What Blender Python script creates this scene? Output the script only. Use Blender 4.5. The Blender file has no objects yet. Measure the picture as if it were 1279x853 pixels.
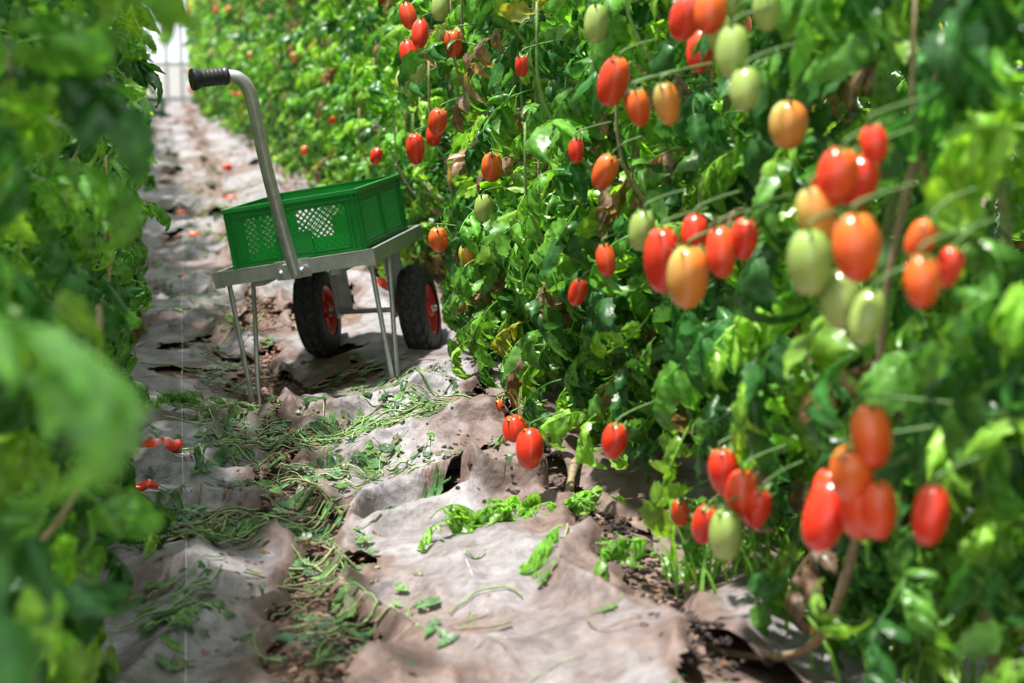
import bpy, math, random
import numpy as np
from mathutils import Matrix, Vector
rng=np.random.RandomState(7)
PI=math.pi
# ---------------------------------------------------------------- noise
_tab=np.random.RandomState(3).rand(256,256)
def vn(x,y,s=0):
    x=np.asarray(x,float)+s*17.31; y=np.asarray(y,float)+s*9.77
    xi=np.floor(x).astype(int); yi=np.floor(y).astype(int)
    fx=x-xi; fy=y-yi; fx=fx*fx*(3-2*fx); fy=fy*fy*(3-2*fy)
    a=_tab[xi&255,yi&255]; b=_tab[(xi+1)&255,yi&255]; c=_tab[xi&255,(yi+1)&255]; d=_tab[(xi+1)&255,(yi+1)&255]
    return (a*(1-fx)+b*fx)*(1-fy)+(c*(1-fx)+d*fx)*fy
def fbm(x,y,s=0,o=4):
    r=0;a=.5;t=0
    for i in range(o):
        r=r+a*vn(x*2**i,y*2**i,s+i*3); t+=a; a*=.5
    return r/t
def sstep(a,b,x):
    t=np.clip((x-a)/(b-a),0,1); return t*t*(3-2*t)
# ---------------------------------------------------------------- mesh builder (quads)
class MB:
    def __init__(s): s.v=[];s.f=[];s.m=[];s.c=[];s.sm=[];s.n=0
    def add(s,v,f,mat=0,col=(1,1,1),smooth=True):
        v=np.asarray(v,float).reshape(-1,3); f=np.asarray(f,int).reshape(-1,4)
        s.v.append(v); s.f.append(f+s.n); s.n+=len(v)
        s.m.append(np.full(len(f),mat)); s.sm.append(np.full(len(f),smooth))
        c=np.asarray(col,float)
        if c.ndim==1: c=np.tile(c,(len(v),1))
        s.c.append(c)
    def build(s,name,mats,parent=None,M=None):
        v=np.concatenate(s.v);f=np.concatenate(s.f);m=np.concatenate(s.m);c=np.concatenate(s.c);sm=np.concatenate(s.sm)
        me=bpy.data.meshes.new(name)
        me.vertices.add(len(v)); me.vertices.foreach_set('co',v.astype(np.float32).ravel())
        me.loops.add(len(f)*4); me.loops.foreach_set('vertex_index',f.astype(np.int32).ravel())
        me.polygons.add(len(f)); me.polygons.foreach_set('loop_start',(np.arange(len(f))*4).astype(np.int32))
        try: me.polygons.foreach_set('loop_total',np.full(len(f),4,np.int32))
        except Exception: pass
        me.polygons.foreach_set('material_index',m.astype(np.int32))
        me.polygons.foreach_set('use_smooth',sm.astype(bool))
        at=me.color_attributes.new('Col','FLOAT_COLOR','POINT')
        at.data.foreach_set('color',np.concatenate([c,np.ones((len(c),1))],1).astype(np.float32).ravel())
        for x in mats: me.materials.append(x)
        me.update(calc_edges=True); me.validate()
        o=bpy.data.objects.new(name,me); bpy.context.scene.collection.objects.link(o)
        if parent: o.parent=parent
        if M is not None: o.matrix_world=M
        return o
def gridf(n,m,closed=False):
    i=np.arange(n-1)[:,None]; mm=m if closed else m-1
    j=np.arange(mm)[None,:]; j2=(j+1)%m
    return np.stack([i*m+j,i*m+j2,(i+1)*m+j2,(i+1)*m+j],-1).reshape(-1,4)
def smoothp(pts,n=6):
    P=np.asarray(pts,float); P=np.vstack([2*P[0]-P[1],P,2*P[-1]-P[-2]]); out=[]
    for i in range(1,len(P)-2):
        for k in range(n):
            t=k/n; a,b,c,d=P[i-1],P[i],P[i+1],P[i+2]
            out.append(.5*(2*b+(c-a)*t+(2*a-5*b+4*c-d)*t*t+(3*b-a-3*c+d)*t**3))
    out.append(P[-2]); return np.array(out)
def tube(pts,r,k=8,cap=True):
    P=np.asarray(pts,float); n=len(P); r=np.broadcast_to(np.asarray(r,float),(n,)).copy()
    T=np.gradient(P,axis=0); T/=np.linalg.norm(T,axis=1)[:,None]+1e-9
    up=np.array([0,0,1.]) if abs(T[0][2])<.9 else np.array([1.,0,0])
    N=np.cross(T[0],up);N/=np.linalg.norm(N); V=[]
    a=np.arange(k)/k*2*PI
    for i in range(n):
        N=N-T[i]*N.dot(T[i]); N/=np.linalg.norm(N)+1e-9; B=np.cross(T[i],N)
        V.append(P[i]+r[i]*(np.cos(a)[:,None]*N+np.sin(a)[:,None]*B))
    if cap: V=[np.tile(P[0],(k,1))+(V[0]-P[0])*.01]+V+[np.tile(P[-1],(k,1))+(V[-1]-P[-1])*.01]
    return np.vstack(V),gridf(len(V),k,True)
def box(c,s,ax=None):
    c=np.asarray(c,float); h=np.asarray(s,float)/2
    A=np.eye(3) if ax is None else np.asarray(ax,float)
    v=np.array([[x,y,z] for x in(-1,1) for y in(-1,1) for z in(-1,1)],float)*h
    return c+v@A,[[0,1,3,2],[4,6,7,5],[0,4,5,1],[2,3,7,6],[0,2,6,4],[1,5,7,3]]
def revolve(prof,c,axis,k=48):
    axis=np.asarray(axis,float);axis/=np.linalg.norm(axis)
    up=np.array([0,0,1.]) if abs(axis[2])<.9 else np.array([1.,0,0])
    N=np.cross(axis,up);N/=np.linalg.norm(N);B=np.cross(axis,N)
    a=np.arange(k)/k*2*PI
    V=[np.asarray(c)+p[0]*axis+p[1]*(np.cos(a)[:,None]*N+np.sin(a)[:,None]*B) for p in prof]
    return np.vstack(V),gridf(len(prof),k,True)
# ---------------------------------------------------------------- materials
def newmat(n):
    m=bpy.data.materials.new(n); m.use_nodes=True; nt=m.node_tree; return m,nt,nt.nodes['Principled BSDF'],nt.nodes['Material Output']
def simple(n,col,rough=.5,metal=0,noise=0.0,nscale=40,bump=0.0):
    m,nt,b,o=newmat(n); b.inputs['Roughness'].default_value=rough; b.inputs['Metallic'].default_value=metal
    nz=nt.nodes.new('ShaderNodeTexNoise'); nz.inputs['Scale'].default_value=nscale; nz.inputs['Detail'].default_value=6
    tc=nt.nodes.new('ShaderNodeTexCoord'); nt.links.new(tc.outputs['Object'],nz.inputs['Vector'])
    r=nt.nodes.new('ShaderNodeValToRGB'); r.color_ramp.elements[0].position=.3; r.color_ramp.elements[1].position=.7
    c=np.array(col); r.color_ramp.elements[0].color=(*(c*(1-noise)),1); r.color_ramp.elements[1].color=(*np.clip(c*(1+noise),0,1),1)
    nt.links.new(nz.outputs['Fac'],r.inputs['Fac']); nt.links.new(r.outputs['Color'],b.inputs['Base Color'])
    if bump:
        bp=nt.nodes.new('ShaderNodeBump'); bp.inputs['Strength'].default_value=bump; bp.inputs['Distance'].default_value=.003
        nt.links.new(nz.outputs['Fac'],bp.inputs['Height']); nt.links.new(bp.outputs['Normal'],b.inputs['Normal'])
    return m
def colmat(n,rough,transl=0,tcol=(1,1,1),nscale=60,namt=.25,bump=.0,coat=0):
    m,nt,b,o=newmat(n); L=nt.links
    at=nt.nodes.new('ShaderNodeAttribute'); at.attribute_name='Col'
    tc=nt.nodes.new('ShaderNodeTexCoord'); nz=nt.nodes.new('ShaderNodeTexNoise'); nz.inputs['Scale'].default_value=nscale; nz.inputs['Detail'].default_value=3
    L.new(tc.outputs['Object'],nz.inputs['Vector'])
    mr=nt.nodes.new('ShaderNodeMapRange'); mr.inputs['From Min'].default_value=.3; mr.inputs['From Max'].default_value=.7
    mr.inputs['To Min'].default_value=1-namt; mr.inputs['To Max'].default_value=1+namt; L.new(nz.outputs['Fac'],mr.inputs['Value'])
    mx=nt.nodes.new('ShaderNodeVectorMath'); mx.operation='SCALE'; L.new(at.outputs['Color'],mx.inputs[0]); L.new(mr.outputs['Result'],mx.inputs['Scale'])
    L.new(mx.outputs['Vector'],b.inputs['Base Color']); b.inputs['Roughness'].default_value=rough
    if coat: b.inputs['Coat Weight'].default_value=coat; b.inputs['Coat Roughness'].default_value=.12
    if bump:
        bp=nt.nodes.new('ShaderNodeBump'); bp.inputs['Strength'].default_value=bump; bp.inputs['Distance'].default_value=.004
        L.new(nz.outputs['Fac'],bp.inputs['Height']); L.new(bp.outputs['Normal'],b.inputs['Normal'])
    if transl:
        t=nt.nodes.new('ShaderNodeBsdfTranslucent'); v=nt.nodes.new('ShaderNodeVectorMath'); v.operation='MULTIPLY'; v.inputs[1].default_value=tcol
        L.new(mx.outputs['Vector'],v.inputs[0]); L.new(v.outputs['Vector'],t.inputs['Color'])
        ms=nt.nodes.new('ShaderNodeMixShader'); ms.inputs['Fac'].default_value=transl
        L.new(b.outputs[0],ms.inputs[1]); L.new(t.outputs[0],ms.inputs[2]); L.new(ms.outputs[0],o.inputs['Surface'])
    return m
M_leaf=colmat('tomato_leaf',.34,.38,(1.8,1.7,.65),70,.35,.45)
M_stem=colmat('tomato_stem',.6,0,nscale=90,bump=.4)
M_fruit=colmat('tomato_skin',.24,0,nscale=25,namt=.12,coat=.25)
M_clod=colmat('soil_clod',.95,0,nscale=60,namt=.4,bump=.8)
def ground_mat(name,fabric):
    m,nt,b,o=newmat(name); L=nt.links; N=nt.nodes.new
    tc=N('ShaderNodeTexCoord')
    n1=N('ShaderNodeTexNoise'); n1.inputs['Scale'].default_value=3.2 if fabric else 5; n1.inputs['Detail'].default_value=10; n1.inputs['Roughness'].default_value=.74
    n2=N('ShaderNodeTexNoise'); n2.inputs['Scale'].default_value=45; n2.inputs['Detail'].default_value=6
    L.new(tc.outputs['Object'],n1.inputs['Vector']); L.new(tc.outputs['Object'],n2.inputs['Vector'])
    r=N('ShaderNodeValToRGB'); e=r.color_ramp.elements
    if fabric: cs=[(.36,(.12,.098,.095)),(.44,(.19,.17,.175)),(.54,(.25,.233,.247)),(.70,(.345,.325,.335))]
    else: cs=[(.3,(.04,.028,.022)),(.5,(.14,.09,.07)),(.7,(.30,.20,.16))]
    e[0].position=cs[0][0]; e[0].color=(*cs[0][1],1); e[1].position=cs[-1][0]; e[1].color=(*cs[-1][1],1)
    for p,c in cs[1:-1]:
        q=e.new(p); q.color=(*c,1)
    L.new(n1.outputs['Fac'],r.inputs['Fac'])
    r2=N('ShaderNodeMapRange'); r2.inputs['From Min'].default_value=.3; r2.inputs['From Max'].default_value=.7; r2.inputs['To Min'].default_value=.72 if fabric else .5; r2.inputs['To Max'].default_value=1.2 if fabric else 1.5
    L.new(n2.outputs['Fac'],r2.inputs['Value'])
    colout=r.outputs['Color']
    if fabric:
        at=N('ShaderNodeAttribute'); at.attribute_name='Col'; sx=N('ShaderNodeSeparateColor'); L.new(at.outputs['Color'],sx.inputs['Color'])
        n3=N('ShaderNodeTexNoise'); n3.inputs['Scale'].default_value=16; n3.inputs['Detail'].default_value=8; n3.inputs['Roughness'].default_value=.8; L.new(tc.outputs['Object'],n3.inputs['Vector'])
        ad=N('ShaderNodeMath'); ad.operation='ADD'; L.new(sx.outputs[0],ad.inputs[0]); L.new(n3.outputs['Fac'],ad.inputs[1])
        m2=N('ShaderNodeMapRange'); m2.inputs['From Min'].default_value=.68; m2.inputs['From Max'].default_value=1.15; L.new(ad.outputs[0],m2.inputs['Value'])
        mc=N('ShaderNodeMix'); mc.data_type='RGBA'; L.new(m2.outputs['Result'],mc.inputs['Factor']); L.new(r.outputs['Color'],mc.inputs['A']); mc.inputs['B'].default_value=(.15,.10,.085,1)
        colout=mc.outputs['Result']
    sc=N('ShaderNodeVectorMath'); sc.operation='SCALE'; L.new(colout,sc.inputs[0]); L.new(r2.outputs['Result'],sc.inputs['Scale'])
    L.new(sc.outputs['Vector'],b.inputs['Base Color']); b.inputs['Roughness'].default_value=.6 if fabric else .9
    bp=N('ShaderNodeBump'); bp.inputs['Strength'].default_value=.5 if fabric else 1; bp.inputs['Distance'].default_value=.01
    L.new(n2.outputs['Fac'],bp.inputs['Height'])
    if fabric:
        w=N('ShaderNodeTexWave'); w.inputs['Scale'].default_value=160; w.bands_direction='X'; L.new(tc.outputs['Object'],w.inputs['Vector'])
        b2=N('ShaderNodeBump'); b2.inputs['Strength'].default_value=.12; b2.inputs['Distance'].default_value=.001
        L.new(w.outputs['Fac'],b2.inputs['Height']); L.new(bp.outputs['Normal'],b2.inputs['Normal']); L.new(b2.outputs['Normal'],b.inputs['Normal'])
    else: L.new(bp.outputs['Normal'],b.inputs['Normal'])
    return m
M_fab=ground_mat('weed_fabric_woven',True); M_soil=ground_mat('garden_soil',False)
M_alu=simple('galvanised_steel',(.50,.50,.49),.42,.7,.15,30,.1)
M_green=simple('green_plastic',(.010,.25,.035),.36,0,.1,12)
M_dgreen=simple('dark_green_plastic',(.006,.12,.025),.4,0,.1,12)
M_rub=simple('black_rubber',(.05,.05,.055),.7,0,.3,40,.3)
M_red=simple('red_rim_plastic',(.6,.03,.02),.4,0,.1,30)
M_blk=simple('black_grip_and_rim_dark',(.014,.014,.017),.45,0,.2,60)
M_white=simple('woven_thread',(.6,.58,.58),.7,0,.05,30)
# ---------------------------------------------------------------- ground
def g_h(x,y):
    x=np.asarray(x,float);y=np.asarray(y,float)
    h=.01+.07*sstep(.3,.75,x)
    for (cx,cy,a,s) in((.233,5.05,-.066,.22),(.62,4.91,-.045,.14),(.509,5.57,-.030,.13),(.824,5.46,-.052,.13)):
        h=h+a*np.exp(-((x-cx)**2+(y-cy)**2)/(s*s))
    mask=1-.85*np.exp(-(((x-.5)/.5)**4+((y-5.25)/.6)**4))
    return h+mask*.11*(fbm(x*1.3,y*1.3,1,3)-.5)
folds=[(3.42,.35,.85,.075),(3.95,.3,.85,.045),(4.5,.25,.8,.045),(5.22,.28,.62,.035),(2.95,.3,.8,.02),(4.75,-.3,.22,.04),(4.25,-.3,.22,.045),(3.8,-.3,.2,.04),(3.2,-.3,.2,.035),(6.2,-.2,.8,.03),(7.1,-.2,.8,.04),(8.3,-.2,.8,.04),(9.8,-.2,.8,.04)]
def f_h(x,y):
    x=np.asarray(x,float);y=np.asarray(y,float)
    mask=1-.9*np.exp(-(((x-.5)/.5)**4+((y-5.3)/.45)**4))
    wx=x+.15*(fbm(x*3,y*3,61,2)-.5);wy=y+.25*(fbm(x*2.5,y*2.5,63,2)-.5)
    r=1-np.abs(2*fbm(wx*3.0,wy*2.2,5,2)-1)
    r2=1-np.abs(2*fbm(wx*7,wy*5,15,2)-1)
    r3=1-np.abs(2*vn(wx*13+wy*4,wy*9-wx*3,19)-1)
    amt=sstep(.3,.6,fbm(x*1.6,y*1.6,81,2))
    h=.012+mask*(.050*(np.clip(r-.7,0,1)/.3)**1.5+amt*(.016*(np.clip(r2-.6,0,1)/.4)**1.6+.006*np.clip(r3-.5,0,1)*2)+.010*fbm(wx*6,wy*5,8,3))
    for (y0,xa,xb,a) in folds:
        yy=y-(y0+.22*(fbm(x*3.5,x*0+y0,11,3)-.5)*2+.25*(x-.4))
        f=np.where(yy>0,np.exp(-yy/.14),np.exp(-(yy/.018)**2))
        w=sstep(xa-.05,xa+.08,x)*(1-sstep(xb-.08,xb+.05,x))
        h=h+a*f*w*(.2+.8*mask)
    return h
def surf(x,y): return g_h(x,y)+f_h(x,y)
xs=np.concatenate([np.linspace(-9,-1.05,18),np.arange(-1,2.2,.025),np.linspace(2.25,9,16)])
ys=np.concatenate([np.linspace(-6,.9,14),np.arange(1,9,.025),np.linspace(9.05,16,90),np.linspace(16.2,60,110)])
X,Y=np.meshgrid(xs,ys)
Z=g_h(X,Y)+.02*(fbm(X*12,Y*12,21,3)-.5)
mb=MB(); mb.add(np.stack([X,Y,Z],-1),gridf(len(ys),len(xs)),0); mb.build('ground',[M_soil])
def strip(xl,xr,ya,yb,seed,name,nx=64):
    ysx=[ya]
    while ysx[-1]<yb: ysx.append(ysx[-1]+(.010 if ysx[-1]<6.5 else .010+.01*(ysx[-1]-6.5)))
    yv=np.array(ysx)
    e=lambda s,a:a*(fbm(yv*2.2,yv*0+s,31+seed,3)-.5)*2+.035*(fbm(yv*14,yv*0+s,33,3)-.5)*2
    L=xl(yv)+e(1,.15); R=xr(yv)+e(5,.15)
    s=np.linspace(0,1,nx)[None,:]
    XX=L[:,None]*(1-s)+R[:,None]*s; YY=np.repeat(yv[:,None],nx,1)
    ZZ=surf(XX,YY)
    edge=np.minimum(s,1-s)*(R-L)[:,None]
    ZZ=ZZ-.010*np.exp(-(edge/.012)**2)+.014*np.exp(-((edge-.03)/.02)**2)*fbm(XX*5,YY*5,71,2)*2+seed*.002
    f=gridf(len(yv),nx)
    def hfun(x,y):
        h=fbm(x*3.1,y*3.1,41+seed,5)
        for (a,b,sx,sy,k) in((.30,5.18,.09,.14,.35),(.33,4.62,.05,.1,.2),(.24,3.7,.06,.12,.22),(.66,3.75,.1,.06,.12),(.30,2.75,.07,.2,.25)):
            h=h+k*np.exp(-((x-a)/sx)**2-((y-b)/sy)**2)
        return h
    cx=XX.ravel()[f].mean(1); cy=YY.ravel()[f].mean(1)
    hole=hfun(cx,cy)>.68
    f=f[~hole]
    hn=hfun(XX,YY)
    dirt=.75*np.exp(-edge/.06)*(.4+1.2*fbm(XX*4,YY*4,91,2))+.8*sstep(.56,.68,hn)+.5*sstep(.5,.68,fbm(XX*1.7,YY*1.7,95,4))
    dirt=np.clip(dirt,0,1.2).ravel()[:,None]*np.ones(3)
    mb=MB(); mb.add(np.stack([XX,YY,ZZ],-1),f,0,dirt); o=mb.build(name,[M_fab]); return o
strip(lambda y:-.75+0*y,lambda y:.17+.035*(y-2.7).clip(-2,4),1.0,31,1,'weed_fabric')
strip(lambda y:.26+.03*(y-2.7).clip(-2,4),lambda y:.75+.02*(y-2.7).clip(-2,3)+.14*sstep(4.1,4.6,y),1.0,31,2,'weed_fabric')
strip(lambda y:.87+0*y,lambda y:1.75+0*y,1.0,31,3,'weed_fabric',60)
mb=MB()
for x0,ya,yb in((.0,1.2,12),(.52,2.2,3.3)):
    yy=np.arange(ya,yb,.02); xx=x0+.02*(fbm(yy*1.0,yy*0,51,2)-.5)+.01*(yy-3)
    zz=surf(xx,yy)+.0035
    mb.add(np.stack([np.stack([xx-.0007,yy,zz],-1),np.stack([xx+.0007,yy,zz],-1)],1),gridf(len(yy),2),0)
mb.build('fabric_guide_thread',[M_white])
# ---------------------------------------------------------------- leaf templates
def leaflet(L,W,rs):
    n=10; t=np.linspace(0,1,n); s=np.array([-1,-.5,0,.5,1])
    w=W*np.sin(PI*np.clip(t,0.02,.985)**.60)**.9
    lobe=1+np.where(np.arange(n)%2==1,.15,-.15)*(t>.08)*(t<.95)
    curl=rs.uniform(.4,2.3); ang=-curl*t**1.3+rs.uniform(-.1,.3)
    dx=np.cos(ang)/(n-1)*L; dz=np.sin(ang)/(n-1)*L
    cx=np.concatenate([[0],np.cumsum(dx[:-1])]); cz=np.concatenate([[0],np.cumsum(dz[:-1])])
    ph=rs.uniform(0,6); side=rs.uniform(-.3,.3)*L
    fold=rs.uniform(-.1,.9)
    S,T=np.meshgrid(s,t); ww=(w*lobe)[:,None]*np.where(np.abs(S)>.9,1,1/np.maximum(lobe[:,None],.5)*.95)
    cf=1/math.sqrt(1+fold*fold*.6)
    y=S*ww*cf+side*T*T
    z=cz[:,None]-np.abs(S)*w[:,None]*fold+.11*W*np.abs(S)*np.sin(T*9+ph+S*1.5)+.06*W*np.sin(T*15+S*2)
    x=cx[:,None]-np.abs(S)*.05*L*(T>.1)
    sh=np.where(np.abs(S)<.1,1.3,1.0)*(1+.1*np.sin(T*20)*np.abs(S))
    return np.stack([x,y,z],-1).reshape(-1,3),gridf(n,5),sh.ravel()
def rot(ax,a):
    c,s=math.cos(a),math.sin(a)
    return np.array({'x':[[1,0,0],[0,c,-s],[0,s,c]],'y':[[c,0,s],[0,1,0],[-s,0,c]],'z':[[c,-s,0],[s,c,0],[0,0,1]]}[ax],float)
def compound(rs):
    V=[];F=[];Sh=[];n=0
    Lr=rs.uniform(.16,.24); m=8; t=np.linspace(0,1,m); dr=rs.uniform(.9,2.2)
    ang=.35-dr*t; P=np.stack([np.cumsum(np.cos(ang))*Lr/m,rs.uniform(-.03,.03)*t*t,np.cumsum(np.sin(ang))*Lr/m],-1); P-=P[0]
    v,f=tube(P,np.linspace(.0028,.0012,m),4,False); V.append(v);F.append(f);Sh.append(np.full(len(v),1.25));n+=len(v)
    items=[(1.0,0,rs.uniform(.095,.13))]
    for p,sz in((.82,.085),(.55,.09),(.3,.07)):
        for sd in(-1,1): items.append((p+rs.uniform(-.05,.05),sd,sz*rs.uniform(.75,1.2)))
    for p in(.68,.42): items.append((p,rs.choice([-1,1]),rs.uniform(.025,.045)))
    for p,sd,L in items:
        v,f,sh=leaflet(L,L*rs.uniform(.2,.29),rs)
        i=p*(m-1); i0=int(min(i,m-2)); pos=P[i0]+(P[i0+1]-P[i0])*(i-i0); a=.35-dr*p
        R=rot('y',-a)@rot('z',sd*rs.uniform(.6,1.2)+rs.uniform(-.15,.15))@rot('y',rs.uniform(.1,1.1))@rot('x',rs.uniform(-.7,.7))
        V.append(v@R.T+pos+0); F.append(f+n); n+=len(v); Sh.append(sh*rs.uniform(.75,1.25))
    return np.vstack(V),np.vstack(F),np.concatenate(Sh)
TEMPL=[compound(np.random.RandomState(100+i)) for i in range(16)]
def leafcol(rs,z,brown=.06):
    u=rs.rand()
    if u<brown: c=(.28,.19,.12)
    elif u<brown+.02: c=(.42,.42,.07)
    elif u<.34: c=(.24,.47,.055)
    elif u<.68: c=(.12,.31,.045)
    else: c=(.045,.165,.035)
    return np.array(c)*rs.uniform(.8,1.2)
# ---------------------------------------------------------------- tomato
def fruitcol(kind,t,ang):
    red=np.array([.74,.030,.012]); ora=np.array([.80,.20,.03]); gr=np.array([.40,.46,.13]); dg=np.array([.22,.35,.07])
    t=np.asarray(t)[:,None]; n=.5+.5*np.sin(ang*1.0+kind*7)[:,None]
    if kind<.25: return red*(1-.25*kind)+t*0+np.array([.02,.03,.01])*(1-t)**2
    if kind<.4: return red+t*0+np.array([.03,.11,.015])*(1-t)*n
    if kind<.7: return red*(t)+ora*(1-t)
    if kind<.85:
        k=np.clip((1-t)*1.1*n+.1,0,1); return ora*(1-k)+gr*k
    return gr*t+dg*(1-t)
def add_tomato(mb,pos,L,R,kind,rs,ax=None,stem_to=None,k=16,mats=(0,1)):
    if ax is None: ax=np.array([rs.uniform(-.25,.25),rs.uniform(-.25,.25),-1.])
    ax=ax/np.linalg.norm(ax)
    n=12 if k>10 else 7
    t=np.linspace(0,1,n); th=t*PI
    prof=np.stack([-np.cos(th)*L/2, R*np.sin(th.clip(.02,PI-.02))**.82*(1+.07*np.cos(th+.6))],-1)
    prof[0,0]+=.06*L; prof[0,1]=.002
    v,f=revolve(prof,pos,ax,k)
    a=np.tile(np.arange(k)/k*2*PI,n); pv=np.asarray(pos)
    v=pv+(v-pv)*(1+.02*np.sin(a*3+kind*9))[:,None]
    c=fruitcol(kind,np.repeat(t,k),a)
    mb.add(v,f,mats[0],c)
    top=np.asarray(pos)-ax*L*.46
    N=np.cross(ax,[1,0,.3]);N/=np.linalg.norm(N);B=np.cross(ax,N)
    for i in range(5):
        a=i/5*2*PI+rs.rand(); d=math.cos(a)*N+math.sin(a)*B; s=np.cross(ax,d)
        pts=[];w=[.004,.0045,.003,.0003]
        for j,(q,h) in enumerate(((0.001,0),(.35,-.002),(.75,.001),(1.15,-.012))):
            p=top+d*R*q*.9+ax*(h+(.12*L*q*q*.6)); pts+= [p-s*w[j],p+s*w[j]]
        mb.add(pts,gridf(4,2),mats[1],(.08,.2,.03))
    if stem_to is not None:
        st=np.asarray(stem_to,float); mid=(top+st)/2+[0,0,.008]
        v,f=tube(smoothp([top,top-ax*.012,mid,st],3),.0020,5,False); mb.add(v,f,mats[1],(.10,.19,.05))
# ---------------------------------------------------------------- plant generator
def stem_path(rs,H,bend=.06):
    z=np.linspace(0,H,14); x=np.cumsum(rs.normal(0,bend*.45,14)); y=np.cumsum(rs.normal(0,bend*.45,14))
    x-=x*z/H*.5+x[0]; y-=y*z/H*.5+y[0]
    return smoothp(np.stack([x,y,z],-1),3)
def gen_plant(mb,rs,base,H=2.15,nleaf=110,rx=.13,ry=.18,zmin=.14,reject=None,fruit=5,kfr=10,bright=1.0,low_n=22,brown=.06,lowex=1.5):
    base=np.asarray(base,float)
    S=stem_path(rs,H)+base
    zz=S[:,2]-base[2]
    br=np.array([.22,.17,.09]);gn=np.array([.20,.32,.08])
    v,f=tube(S,np.linspace(.010,.0045,len(S)),7); cc=np.repeat(np.clip(np.concatenate([[0],zz,[H]])/1.0,0,1),7)[:,None]
    mb.add(v,f,1,br*(1-cc)+gn*cc)
    for i in range(6):
        z0=rs.uniform(.15,1.5); p=S[np.argmin(abs(zz-z0))]; a=rs.uniform(0,2*PI); d=np.array([math.cos(a)*1.1,math.sin(a),0])
        pts=smoothp([p,p+d*.1+[0,0,.06],p+d*.19+[0,0,.2],p+d*.2+[0,0,.4]],3)
        v,f=tube(pts,np.linspace(.006,.003,len(pts)),5); mb.add(v,f,1,(gn if rs.rand()<.5 else br*1.3)*rs.uniform(.8,1.3))
    for i in range(nleaf+low_n):
        if i<nleaf:
            z=zmin+(H-zmin)*((i+rs.rand())/nleaf); ex=1.; pit=rs.uniform(-.5,.75)
        else:
            z=rs.uniform(.16,.6); ex=lowex; pit=rs.uniform(.1,1.0)
        p=S[np.argmin(abs(zz-z))].copy(); p[2]=base[2]+z
        az=rs.uniform(0,2*PI)
        p=p+np.array([math.cos(az)*rx*ex*rs.uniform(0,1.2),math.sin(az)*ry*rs.uniform(0,1.2),0])
        az2=az+rs.normal(0,.6)
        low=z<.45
        R=rot('z',az2)@rot('y',pit)@rot('x',rs.normal(0,.55))
        v,f,sh=TEMPL[rs.randint(len(TEMPL))]
        s=rs.uniform(.6,1.1)*(.85 if low else 1)
        w=(v*s)@R.T+p
        mn=w[:,2].min()-base[2]
        if mn<.03: w[:,2]+=.03-mn
        if reject is not None and reject(w): continue
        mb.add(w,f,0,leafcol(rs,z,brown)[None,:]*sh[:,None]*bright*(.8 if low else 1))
    for i in range(fruit):
        z=rs.uniform(.25,1.8); a=rs.choice([0,PI])+rs.normal(0,.5); d=np.array([math.cos(a),math.sin(a),0])
        p=base+d*rs.uniform(.2,.3)+[0,0,z]
        if reject is not None and reject(p[None,:]): continue
        for q in range(rs.randint(1,4)):
            pp=p+rs.normal(0,.028,3)*[1,1.3,1.6]
            add_tomato(mb,pp,rs.uniform(.065,.08),rs.uniform(.024,.029),rs.choice([.2,.3,.6,.8,.95,.95]),rs,k=kfr,stem_to=base+d*.12+[0,0,z+.06],mats=(2,1))
PM=[M_leaf,M_stem,M_fruit]
# ---------------------------------------------------------------- fruit on the path side of the right-hand row: (x,y,z,length,ripeness,truss)
TOM=[(.74,2.374,1.093,.067,.2,0),(.73,2.233,1.099,.063,.6,0),(.74,2.165,1.045,.066,.95,0),(.74,2.111,.997,.057,.95,0),(.80,2.20,1.10,.055,.9,0),
(.74,2.780,.994,.078,.35,1),(.73,2.584,.957,.054,.6,1),(.74,2.464,.967,.060,.8,1),(.78,2.78,.955,.055,.2,1),
(.76,4.741,1.165,.076,.95,2),(.74,5.242,1.148,.079,.3,2),(.75,5.058,1.093,.081,.2,2),(.73,5.162,1.031,.085,.2,2),(.74,5.052,.979,.072,.95,2),(.76,5.531,.944,.073,.95,2),
(.74,5.114,.747,.088,.2,3),(.77,4.861,.840,.079,.3,3),(.78,6.441,.642,.067,.2,3),
(.78,2.985,.827,.065,.6,4),(.76,3.122,.858,.045,.2,4),(.76,2.976,1.093,.065,.95,4),(.78,3.721,1.011,.047,.2,4),
(.72,2.521,.770,.060,.9,5),(.72,2.405,.737,.089,.2,5),(.71,2.250,.732,.086,.75,5),(.76,2.377,.781,.056,.2,5),(.75,2.224,.770,.064,.35,5),(.78,2.214,.789,.058,.2,5),(.78,2.968,.667,.055,.3,5),(.80,3.264,.565,.055,.2,5),
(.76,1.843,.903,.067,.35,6),(.80,1.871,.893,.064,.2,6),(.80,1.831,.941,.045,.2,6),(.74,1.851,.858,.066,.8,6),(.72,1.816,.807,.074,.95,6),(.73,1.710,.836,.074,.6,6),(.76,1.819,.763,.069,.95,6),(.76,1.742,.753,.058,.95,6),
(.76,1.606,.812,.053,.65,7),(.82,1.741,.840,.047,.5,7),(.85,1.730,.809,.047,.2,7),
(.74,3.588,.196,.090,.2,8),(.72,3.350,.225,.084,.2,8),(.78,4.008,.161,.060,.3,8),(.76,2.819,.362,.065,.2,8),
(.80,2.335,.424,.070,.2,9),(.80,2.260,.412,.066,.3,9),(.82,2.481,.301,.064,.2,9),(.86,2.742,.246,.050,.3,9),(.77,2.234,.358,.072,.95,9),(.82,2.244,.393,.060,.2,9),
(.78,1.887,.484,.085,.2,10),(.80,1.829,.503,.071,.3,10),(.81,1.802,.512,.066,.25,10),(.82,1.685,.537,.062,.2,10),(.78,6.37,.135,.09,.2,11)]
TP=np.array([t[:3] for t in TOM]); out=np.array([-.25,-.96,.12]);out/=np.linalg.norm(out)
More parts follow.
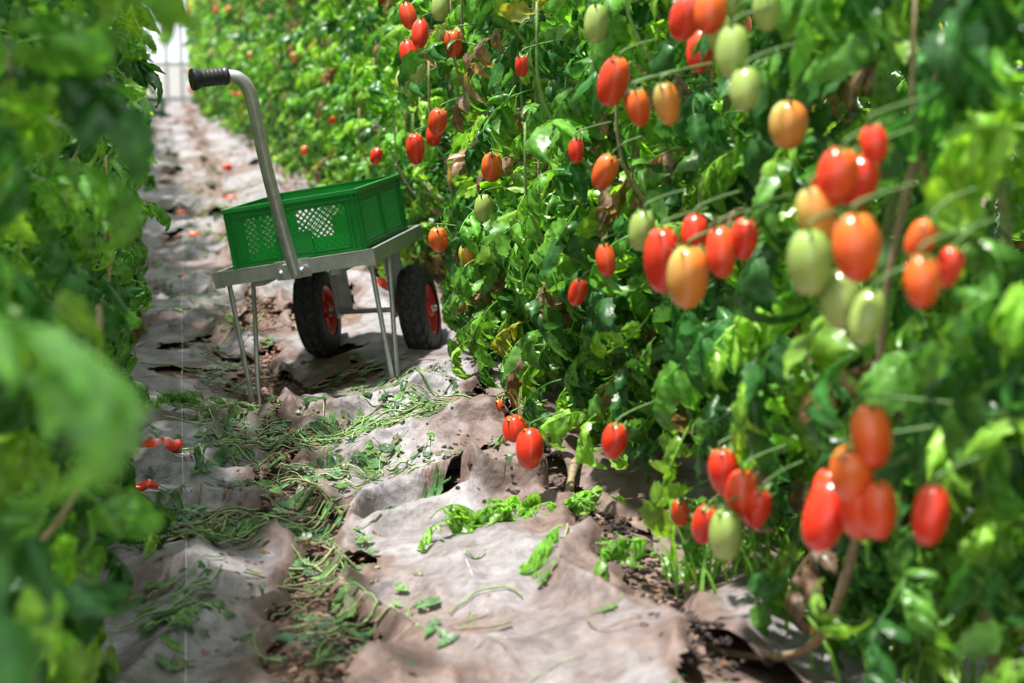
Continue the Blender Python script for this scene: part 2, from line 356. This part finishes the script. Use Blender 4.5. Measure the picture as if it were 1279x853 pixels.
def reject(w):
    q=w[::4] if len(w)>8 else w
    # aisle side of the row kept trimmed back so the cart can pass
    lim=np.where(q[:,1]>4.4,.70+.16*(q[:,1]-4.4),.68)
    if ((q[:,0]<lim)&(q[:,1]>3.0)&(q[:,1]<6.3)&(q[:,2]<.7)).any(): return True
    for T in TP:
        d=q-T
        if abs(d[:,0]).min()>.35 or abs(d[:,1]).min()>.5: continue
        a=np.clip(d@out,-.02,.22); e=np.linalg.norm(d-a[:,None]*out,axis=1)
        if (e<.018).any(): return True
    return False
groups={}
for t in TOM: groups.setdefault(t[5],[]).append(t)
rs=np.random.RandomState(5)
for g,ts in groups.items():
    mb=MB()
    for t in ts:
        ax=np.array([rs.uniform(-.4,.25),rs.uniform(-.35,.35),-1.]); sv=rs.uniform(.94,1.06)
        p=np.array(t[:3]); add_tomato(mb,p,t[3]*1.06*sv,t[3]*.36*(2-sv),t[4],rs,ax=ax,k=24,stem_to=[p[0]+.075,p[1]+.02,p[2]+t[3]*.5+.03],mats=(0,1))
    mb.build('tomato_cluster',[M_fruit,M_stem])
def rx_c(y): return 1.10-.45*sstep(9,30,y)
yv=.95; i=0
while yv<6.6:
    mb=MB(); r=np.random.RandomState(200+i)
    x=(1.05 if 3<yv<5.3 else 1.09)+r.uniform(-.03,.03)
    gen_plant(mb,r,(x,yv,float(surf(x,yv))-.02),nleaf=185,reject=reject,fruit=2,kfr=16,zmin=.12,low_n=66 if yv>3 else 46,brown=.0 if yv<2 else (.07 if yv<4 else .11),lowex=2.5 if yv>3.2 else 1.7)
    mb.build('tomato_plant',PM); yv+=.36; i+=1
VAR=[];VARN=[]
for k in range(6):
    mb=MB(); r=np.random.RandomState(300+k); gen_plant(mb,r,(0,0,0),nleaf=150,fruit=3,kfr=10,brown=.1)
    o=mb.build('tomato_plant',PM); VAR.append(o.data); bpy.data.objects.remove(o)
for k in range(5):
    mb=MB(); r=np.random.RandomState(330+k); gen_plant(mb,r,(0,0,0),nleaf=145,fruit=0,kfr=10,bright=1.0,low_n=34,brown=.02)
    o=mb.build('tomato_plant',PM); VARN.append(o.data); bpy.data.objects.remove(o)
rr=np.random.RandomState(9)
def inst(x,y,s=1,zs=1,V=VAR):
    o=bpy.data.objects.new('tomato_plant',V[rr.randint(len(V))]); bpy.context.scene.collection.objects.link(o)
    o.location=(x,y,float(g_h(x,y))-.01); o.rotation_euler=(0,0,rr.choice([0,PI])+rr.normal(0,.25)); o.scale=(s,s,zs)
y=yv
while y<31: inst(rx_c(y)+rr.uniform(-.05,.05),y,rr.uniform(.95,1.15),V=VAR if rr.rand()<.7 else VARN); y+=.38+.012*(y-6)
y=1.15
while y<31: inst(-.36+rr.uniform(-.03,.04)-.021*max(0,y-6)+(.02 if y<3.5 else 0),y,rr.uniform(.95,1.08),.92,V=VARN); y+=.30+.012*max(0,y-5)
y=1.5
while y<16: inst(2.05+rr.uniform(-.05,.05),y,1.1); y+=.45
y=5
while y<20: inst(-1.35,y,1.1,V=VARN); y+=.5
# woody vine stems
mb=MB()
for pts,r0,r1 in(([(.84,2.6,.06),(.87,2.42,.10),(.90,2.2,.2),(.89,2.03,.44),(.90,2.02,.62),(.91,2.0,.82),(1.0,1.95,1.3)],.008,.005),
                 ([(.80,3.35,.10),(.86,3.5,.16),(.95,3.6,.14),(1.1,3.62,.2)],.010,.008),
                 ([(.92,2.9,.08),(.98,2.6,.12),(.99,2.4,.22),(1.02,2.3,.5)],.008,.006)):
    p=smoothp(pts,6); v,f=tube(p,np.linspace(r0,r1,len(p))*(1+.18*np.sin(np.arange(len(p))*1.7)),9); mb.add(v,f,0,(.25,.19,.11))
mb.build('woody_vine_stem',[M_stem])
# ---------------------------------------------------------------- litter
def flatleaf(mb,x,y,rs,s,col,lift=.006):
    v,f,sh=TEMPL[rs.randint(14)]
    R=rot('z',rs.uniform(0,6.3))@rot('x',rs.normal(0,.3))
    w=(v*[1,1,.25]*s)@R.T; w[:,0]+=x; w[:,1]+=y; 
    w[:,2]=np.maximum(w[:,2]*.8,0)+surf(w[:,0],w[:,1])+lift
    mb.add(w,f,0,np.asarray(col)[None,:]*sh[:,None])
rs=np.random.RandomState(77)
clusters=[(.14,4.62,.08,.2,40),(.22,4.3,.1,.08,20),(.42,4.2,.2,.07,60),(.66,4.3,.1,.07,24),(.0,3.5,.09,.10,60),(.16,3.42,.12,.09,40),(.26,3.15,.06,.12,14),(.27,2.8,.08,.16,22),(.16,5.3,.08,.4,18),(.5,4.6,.12,.15,18),(.6,5.0,.08,.2,14),(.1,6.5,.15,.6,30),(.35,8.5,.25,1.2,50),(.3,11,.25,1.5,50),(-.02,2.9,.05,.12,14),(.38,3.85,.15,.08,24),(.27,3.65,.06,.12,16),(.4,3.3,.3,.8,22),(.1,4.1,.1,.1,10),(.3,14,.3,2,40)]
mb=MB()
for cx,cy,sx,sy,n in clusters:
    for i in range(int(n*1.2)):
        x=cx+rs.normal(0,sx*.8);y=cy+rs.normal(0,sy*.8); a=rs.uniform(0,PI) if rs.rand()<.5 else rs.normal(2.9,.45); L=rs.uniform(.03,.22)
        t=np.linspace(-.5,.5,9); b=rs.uniform(-1.2,1.2); px=x+np.cos(a+t*b)*t*L; py=y+np.sin(a+t*b)*t*L
        pz=surf(px,py)+rs.uniform(.003,.014)+.012*rs.rand()*np.sin(t*5+rs.rand()*6)**2
        c=[(.22,.36,.12),(.16,.28,.08),(.28,.34,.16),(.26,.19,.12)][rs.randint(4)]
        v,f=tube(np.stack([px,py,pz],-1),rs.uniform(.0009,.0028),4,False); mb.add(v,f,1,c)
    for i in range(int(n*2.4)):
        x=cx+rs.normal(0,sx*.8);y=cy+rs.normal(0,sy*.8)
        c=[(.10,.22,.08),(.07,.15,.07),(.16,.30,.09),(.18,.20,.12)][rs.randint(4)]
        flatleaf(mb,x,y,rs,rs.uniform(.2,.5),c,rs.uniform(.004,.02))
mb.build('plant_clippings',[M_leaf,M_stem])
mb=MB()
for i in range(850):
    y=rs.uniform(2.3,9); x=rs.uniform(-.15,1.3)
    if rs.rand()<.6: x=rs.choice([.24,.3,.82,.9])+rs.normal(0,.09)
    c=[(.24,.13,.08),(.28,.18,.11),(.12,.07,.05),(.34,.24,.21)][rs.randint(4)]
    flatleaf(mb,x,y,rs,rs.uniform(.08,.32),c,.003)
mb.build('dried_leaf_litter',[M_leaf,M_stem])
mb=MB()
def clod(x,y,s,c):
    v,f=revolve([(-1,.02),(-.75,.7),(0,1),(.75,.7),(1,.02)],(0,0,0),(rs.normal(),rs.normal(),rs.normal()+.01),6)
    v=v*rs.uniform(.6,1.3,(len(v),1))*s*[1,1,.7]; v[:,0]+=x;v[:,1]+=y;v[:,2]+=float(surf(x,y))+s*.2; mb.add(v,f,0,c,False)
for i in range(5600):
    u=rs.rand()
    if u<.42:
        y=rs.uniform(2.3,5.0); x=.80+rs.normal(0,.06)+.05*math.sin(y*5); c=np.array((.05,.035,.03))*rs.uniform(.4,1.8)
    elif u<.5:
        x=.66+rs.normal(0,.07);y=3.78+rs.normal(0,.10); c=np.array((.045,.032,.03))*rs.uniform(.4,1.8)
    else:
        y=rs.uniform(2.3,7); x=.215+.033*(y-2.7)+rs.normal(0,.07)+.03*math.sin(y*6); c=np.array((.20,.12,.09))*rs.uniform(.4,1.6)
    clod(x,y,rs.uniform(.0015,.007)*(1.6 if rs.rand()<.1 else 1),c)
for i in range(1500):
    clod(rs.uniform(-.2,1.3),rs.uniform(2.3,8),rs.uniform(.0012,.0035),np.array((.13,.085,.07))*rs.uniform(.4,1.4))
mb.build('soil_crumbs',[M_clod])
for (x,y,s,k) in((-.045,4.22,.11,.2),(-.075,3.78,.055,.2),(.17,4.5,.05,.2),(.06,10.5,.08,.6),(.4,11.5,.09,.2),(.72,12.3,.09,.2),(.12,9.0,.06,.6),(.45,13.5,.08,.2),(.05,7.6,.05,.6)):
    mb=MB(); z=float(surf(x,y)); add_tomato(mb,(x,y,z+s*.17),s,s*.33,k,rs,ax=np.array([1,.25*rs.normal(),.05]),k=20)
    if y<5:
        v=mb.v[0]; v[:,2]=z+(v[:,2]-z)*.6+.004*np.sin(v[:,0]*160)+.012
    mb.build('fallen_tomato',[M_fruit,M_stem])
def weed(name,cx,cy,n,spread,sc,col):
    mb=MB()
    for i in range(n):
        a=rs.uniform(0,2*PI); x=cx+rs.normal(0,spread*1.4);y=cy+rs.normal(0,spread*.6)
        v,f,sh=TEMPL[rs.randint(14)]; R=rot('z',a)@rot('y',rs.uniform(-.5,0.1))@rot('x',rs.normal(0,.3))
        w=(v*sc*rs.uniform(.7,1.2))@R.T+[x,y,0]; w[:,2]=np.maximum(w[:,2]+.03,.006)+surf(w[:,0],w[:,1])
        mb.add(w,f,0,np.array(col)[None,:]*rs.uniform(.7,1.3)*sh[:,None])
    mb.build(name,[M_leaf,M_stem])
weed('leafy_weed',.67,3.24,26,.07,.52,(.20,.42,.06))
weed('leafy_weed',-.04,4.95,14,.05,.5,(.12,.28,.05))
weed('leafy_weed',1.0,2.9,24,.12,.55,(.16,.36,.05))
def grass(cx,cy,n,spr,h):
    mb=MB()
    for i in range(n):
        x=cx+rs.normal(0,spr);y=cy+rs.normal(0,spr);a=rs.uniform(0,6.3);H=h*rs.uniform(.5,1.2);b=rs.uniform(.2,.9)*H
        t=np.linspace(0,1,6); w=.0035*(1-t**2)+.0003; z=float(surf(x,y))
        P=np.stack([x+math.cos(a)*b*t*t,y+math.sin(a)*b*t*t,z+H*(t-.35*t*t)],-1); s=np.array([-math.sin(a),math.cos(a),0])
        mb.add(np.stack([P-s*w[:,None],P+s*w[:,None]],1),gridf(6,2),0,np.array((.18,.40,.06))*rs.uniform(.6,1.4))
    mb.build('grass_tuft',[M_leaf])
grass(1.05,2.6,70,.06,.22);grass(.95,2.75,60,.07,.18);grass(1.1,2.3,60,.07,.25);grass(-.08,4.6,25,.03,.1);grass(1.0,3.6,30,.05,.12)
# ---------------------------------------------------------------- cart
def axes(az,roll):
    u0=np.array([math.cos(az),-math.sin(az),0]); v=np.array([math.sin(az),math.cos(az),0]); z=np.array([0,0,1.])
    u=u0*math.cos(roll)+z*math.sin(roll); w=-u0*math.sin(roll)+z*math.cos(roll); return u,v,w
u,v_,w_=axes(math.radians(20),math.radians(9.5))
Mc=Matrix(((u[0],v_[0],w_[0],.355),(u[1],v_[1],w_[1],4.99),(u[2],v_[2],w_[2],.404),(0,0,0,1)))
cart=bpy.data.objects.new('garden_cart',None); bpy.context.scene.collection.objects.link(cart); cart.matrix_world=Mc
def part(mb,name,mats): mb.build(name,mats,parent=cart)
W=.245;Ld=.70
mb=MB()
def rail(p,q,h=.042,t=.004,fl=.03):
    p=np.array(p,float);q=np.array(q,float);d=q-p;L=np.linalg.norm(d);d/=L;n=np.array([-d[1],d[0],0])
    c=(p+q)/2; mb.add(*box(c+[0,0,0],(L+.004,t,h),[d,n,[0,0,1]]),0,smooth=False)
    mb.add(*box(c+n*fl/2-[0,0,h/2-.002],(L,fl,t),[d,n,[0,0,1]]),0,smooth=False)
    mb.add(*box(c+n*.004+[0,0,h/2],(L+.01,.012,.004),[d,n,[0,0,1]]),0,smooth=False)
rail((-W,0,0),(W,0,0));rail((W,0,0),(W,Ld,0));rail((W,Ld,0),(-W,Ld,0));rail((-W,Ld,0),(-W,0,0))
mb.add(*box((0,Ld/2,-.017),(2*W-.02,Ld-.02,.003)),0,smooth=False)
for x in(-.12,.12): mb.add(*box((x,Ld/2,-.028),(.03,Ld-.02,.018)),0,smooth=False)
mb.add(*box((-.235,-.004,0),(.03,.006,.05)),0,smooth=False);mb.add(*box((.235,-.004,0),(.03,.006,.05)),0,smooth=False)
part(mb,'tray_frame',[M_alu])
mb=MB()
mb.add(*box((.0,-.012,.0),(.105,.010,.055)),0,smooth=False)
mb.add(*box((.0,-.03,-.004),(.05,.03,.045)),0,smooth=False)
for x in(-.04,.04):
    mb.add(*revolve([(0,.0001),(0,.008),(.006,.008),(.006,.0001)],(x,-.017,0),(0,-1,0),6),0,smooth=False)
mb.add(*revolve([(-.035,.0001),(-.035,.009),(.035,.009),(.035,.0001)],(0,-.03,-.006),(1,0,0),10),0,smooth=False)
part(mb,'handle_bracket',[M_alu])
mb=MB()
hp=smoothp([(.01,-.028,-.02),(.004,-.05,.1),(.004,-.10,.30),(.012,-.14,.45),(.014,-.16,.53),(-.006,-.175,.572),(-.045,-.19,.584),(-.07,-.197,.586)],7)
mb.add(*tube(hp,.0185,14),0); part(mb,'handle_tube',[M_alu])
mb=MB()
g0=np.array([-.033,-.187,.583]); gd=np.array([-.80,-.58,.03]);gd/=np.linalg.norm(gd)
pr=[(0,.0001),(0,.025),(.006,.027)]
for i in range(6): pr+=[(.012+i*.012,.025),(.016+i*.012,.0235),(.020+i*.012,.025)]
pr+=[(.086,.029),(.098,.032),(.104,.030),(.106,.02),(.107,.0001)]
mb.add(*revolve(pr,g0,gd,24),0); part(mb,'handle_grip',[M_blk])
for s,nm in((-1,'leg_1'),(1,'leg_2')):
    mb=MB(); x=s*.222+.004
    dz=.0 if s>0 else -.014
    pts=[(x,.03,-.01),(x,.033,-.17),(x,.037,-.34+dz),(x,.045,-.395+dz),(x+.0,.07,-.408+dz),(x,.10,-.393+dz),(x,.125,-.33),(x,.2,-.17),(x,.27,-.01)]
    mb.add(*tube(smoothp(pts,6),.0075,10),0); part(mb,nm,[M_alu])
wv=.60; wu=(-.13,.215); wzs=(-.204,-.250)
mb=MB()
A=np.array([wu[0]-.06,wv,wzs[0]]);B=np.array([wu[1]+.06,wv,wzs[1]]); mb.add(*tube([A,(A+B)/2,B],.009,12),0)
for x,wz in((-.055,-.21),(.135,-.236)):
    mb.add(*box((x,wv,(wz-.02)/2-.01),(.006,.07,abs(wz)+.01)),0,smooth=False)
    mb.add(*box((x+.02,wv+.03,(wz-.02)/2-.01),(.04,.005,abs(wz)-.02)),0,smooth=False)
    mb.add(*box((x+.02,wv,-.03),(.06,.09,.01)),0,smooth=False)
part(mb,'axle_support',[M_alu])
for x,nm,wz in zip(wu,('wheel_1','wheel_2'),wzs):
    mb=MB(); R=.150; K=120; n=19
    prof=[]
    for j in range(n):
        a=-1+2*j/(n-1); ph=a*PI*.5
        prof.append((.045*math.sin(ph*1.0)*1.0,.088+(R-.088)*abs(math.cos(ph))**.36 if abs(a)<1 else .088))
    vv,ff=revolve(prof,(x,wv,wz),(1,0,0),K)
    V=vv.reshape(n,K,3); ctr=np.array([x,wv,wz])
    for j in range(3,n-3):
        for i in range(K):
            on=((i+ (abs(j-n//2)*1))%6)<4 and (j-n//2)%4!=0
            d=V[j,i]-ctr; rad=d*[0,1,1]; rad/=np.linalg.norm(rad)
            V[j,i]+=rad*(.004 if on else -.006)
    mb.add(V.reshape(-1,3),ff,0,smooth=False)
    for s in(-1,1):
        mb.add(*revolve([(s*.034,.092),(s*.041,.088),(s*.040,.075),(s*.024,.070),(s*.016,.066)],(x,wv,wz),(1,0,0),40),1)
        mb.add(*revolve([(s*.010,.068),(s*.010,.0001)],(x,wv,wz),(1,0,0),40),2)  # black disc paints the darkness of the openings between the spokes
        mb.add(*revolve([(s*.008,.030),(s*.036,.028),(s*.044,.024),(s*.044,.0001)],(x,wv,wz),(1,0,0),24),1)
        mb.add(*revolve([(s*.044,.012),(s*.052,.011),(s*.052,.0001)],(x,wv,wz),(1,0,0),12),3)
        for i in range(5):
            a=i/5*2*PI; d=np.array([0,math.cos(a),math.sin(a)]); t=np.array([0,-math.sin(a),math.cos(a)])
            mb.add(*box(ctr+d*.047+[s*.020,0,0],(.012,.05,.026),[[1,0,0],d,t]),1,smooth=False)
    part(mb,nm,[M_rub,M_red,M_blk,M_alu])
# crate
def crate(name,M,mat,L=.60,Wd=.40,H=.215):
    mb=MB(); th=.004
    def wall(o,sd,nd,len_,wins):
        o=np.array(o,float);sd=np.array(sd,float);nd=np.array(nd,float);hd=np.array([0,0,1.]);A=[sd,nd,hd]
        def bx(s0,s1,h0,h1,n0=-th/2,n1=th/2): mb.add(*box(o+sd*(s0+s1)/2+hd*(h0+h1)/2+nd*(n0+n1)/2,(s1-s0,n1-n0,h1-h0),A),0,smooth=False)
        wh0,wh1=.050,.178
        bx(0,len_,0,wh0);bx(0,len_,wh1,H)
        last=0
        for a,b in wins: bx(last,a,wh0,wh1); last=b
        bx(last,len_,wh0,wh1)
        bx(-.008,len_+.008,H-.012,H,-th/2,.012); bx(-.004,len_+.004,H-.030,H-.026,0,.009); bx(-.004,len_+.004,.036,.041,0,.007)
        bx(-.002,len_+.002,0,.006,0,.006)
        for e in(0.004,.022,len_-.022,len_-.004): bx(e-.002,e+.002,.0,H,0,.009)
        for a,b in wins:
            bx(a-.004,a,wh0-.004,wh1+.004,0,.005);bx(b,b+.004,wh0-.004,wh1+.004,0,.005);bx(a-.004,b+.004,wh0-.004,wh0,0,.005);bx(a-.004,b+.004,wh1,wh1+.004,0,.005)
            p=.0205
            for sg in(1,-1):
                for c in np.arange(-1,1.5,p):
                    P=[(s,sg*(s-a-c)+wh0) for s in(a,b)]
                    def cl(s,h):
                        hh=min(max(h,wh0),wh1); return s+(hh-h)/sg,hh
                    q0=cl(*P[0]);q1=cl(*P[1])
                    if q1[0]-q0[0]<.003: continue
                    if q0[0]<a-1e-6 or q1[0]>b+1e-6: continue
                    l=math.hypot(q1[0]-q0[0],q1[1]-q0[1]); d=(sd*(q1[0]-q0[0])+hd*(q1[1]-q0[1]))/l
                    mb.add(*box(o+sd*(q0[0]+q1[0])/2+hd*(q0[1]+q1[1])/2+nd*(.0004*sg),(l,.003,.0042),[d,nd,np.cross(d,nd)]),0,smooth=False)
            if len(wins)==1:
                m=(a+b)/2-.01; bx(m-.055,m+.055,wh0-.01,wh0+.065,0,.005); bx(m-.055,m+.055,wh0+.061,wh0+.065,0,.009)
                bx(m-.055,m-.051,wh0-.01,wh0+.065,0,.009); bx(m+.051,m+.055,wh0-.01,wh0+.065,0,.009)
    w2=Wd/2
    wall((-w2,0,0),(1,0,0),(0,-1,0),Wd,[(.05,Wd-.035)])
    wall((w2,L,0),(-1,0,0),(0,1,0),Wd,[(.035,Wd-.035)])
    wall((w2,0,0),(0,1,0),(1,0,0),L,[(.05,.28),(.32,.55)])
    wall((-w2,L,0),(0,-1,0),(-1,0,0),L,[(.05,.28),(.32,.55)])
    mb.add(*box((0,L/2,.002),(Wd,L,.004)),0,smooth=False)
    o=mb.build(name,[mat]); o.matrix_world=M; return o
crate('plastic_crate',Mc@Matrix.Translation((.005,.05,-.012)),M_green)
zz=float(g_h(-.2,27)); crate('plastic_crate',Matrix.Translation((-.28,26,zz+.05))@Matrix.Scale(1.2,4),M_dgreen)
# ---------------------------------------------------------------- greenhouse end (opening added to the film wall so the bright background shows white)
m,nt,b,o=newmat('greenhouse_film'); 
t=nt.nodes.new('ShaderNodeBsdfTranslucent'); t.inputs['Color'].default_value=(.97,.98,.97,1); b.inputs['Base Color'].default_value=(.9,.91,.90,1)
ms=nt.nodes.new('ShaderNodeMixShader'); ms.inputs['Fac'].default_value=.75; nt.links.new(b.outputs[0],ms.inputs[1]); nt.links.new(t.outputs[0],ms.inputs[2]); nt.links.new(ms.outputs[0],o.inputs['Surface'])
mb=MB()
mb.add(*box((-3.2,33,1.75),(4.4,.02,3.6)),0,smooth=False);mb.add(*box((3.1,33,1.75),(5,.02,3.6)),0,smooth=False)
mb.add(*box((-.2,33,3.05),(1.6,.02,1.0)),0,smooth=False);mb.add(*box((-.2,33,.35),(1.6,.02,.8)),0,smooth=False)
mb.build('wall_back',[m])
mb=MB()
for x in(-.98,-.62,-.28,.02,.3,.58): mb.add(*box((x,32.95,1.75),(.06,.06,3.6)),0,smooth=False)
for z in(.1,.75,1.6,2.5): mb.add(*box((-.2,32.94,z),(1.6,.05,.07)),0,smooth=False)
mb.build('door_1',[simple('greenhouse_frame_metal',(.42,.46,.45),.5,.2,.05)])
# ---------------------------------------------------------------- light
w=bpy.data.worlds.new('World'); bpy.context.scene.world=w; w.use_nodes=True
bg=w.node_tree.nodes['Background']; bg.inputs['Color'].default_value=(.93,.97,1,1); bg.inputs['Strength'].default_value=1.5
s=bpy.data.lights.new('sun','SUN'); s.energy=10; s.angle=math.radians(2.5); s.color=(1,.96,.90); so=bpy.data.objects.new('sun',s); bpy.context.scene.collection.objects.link(so)
so.rotation_euler=Vector((-.26,.06,1)).to_track_quat('Z','Y').to_euler()
# ---------------------------------------------------------------- camera
cam=bpy.data.cameras.new('camera'); co=bpy.data.objects.new('camera',cam); bpy.context.scene.collection.objects.link(co)
co.location=(0,0,1.05); co.rotation_euler=(math.radians(90-9.9),0,math.radians(-11.5))
cam.sensor_width=36; cam.lens=2100/1279*36; cam.clip_start=.05
cam.dof.use_dof=True; cam.dof.focus_distance=4.2; cam.dof.aperture_fstop=3.3
bpy.context.scene.camera=co
bpy.context.scene.view_settings.view_transform='Standard'
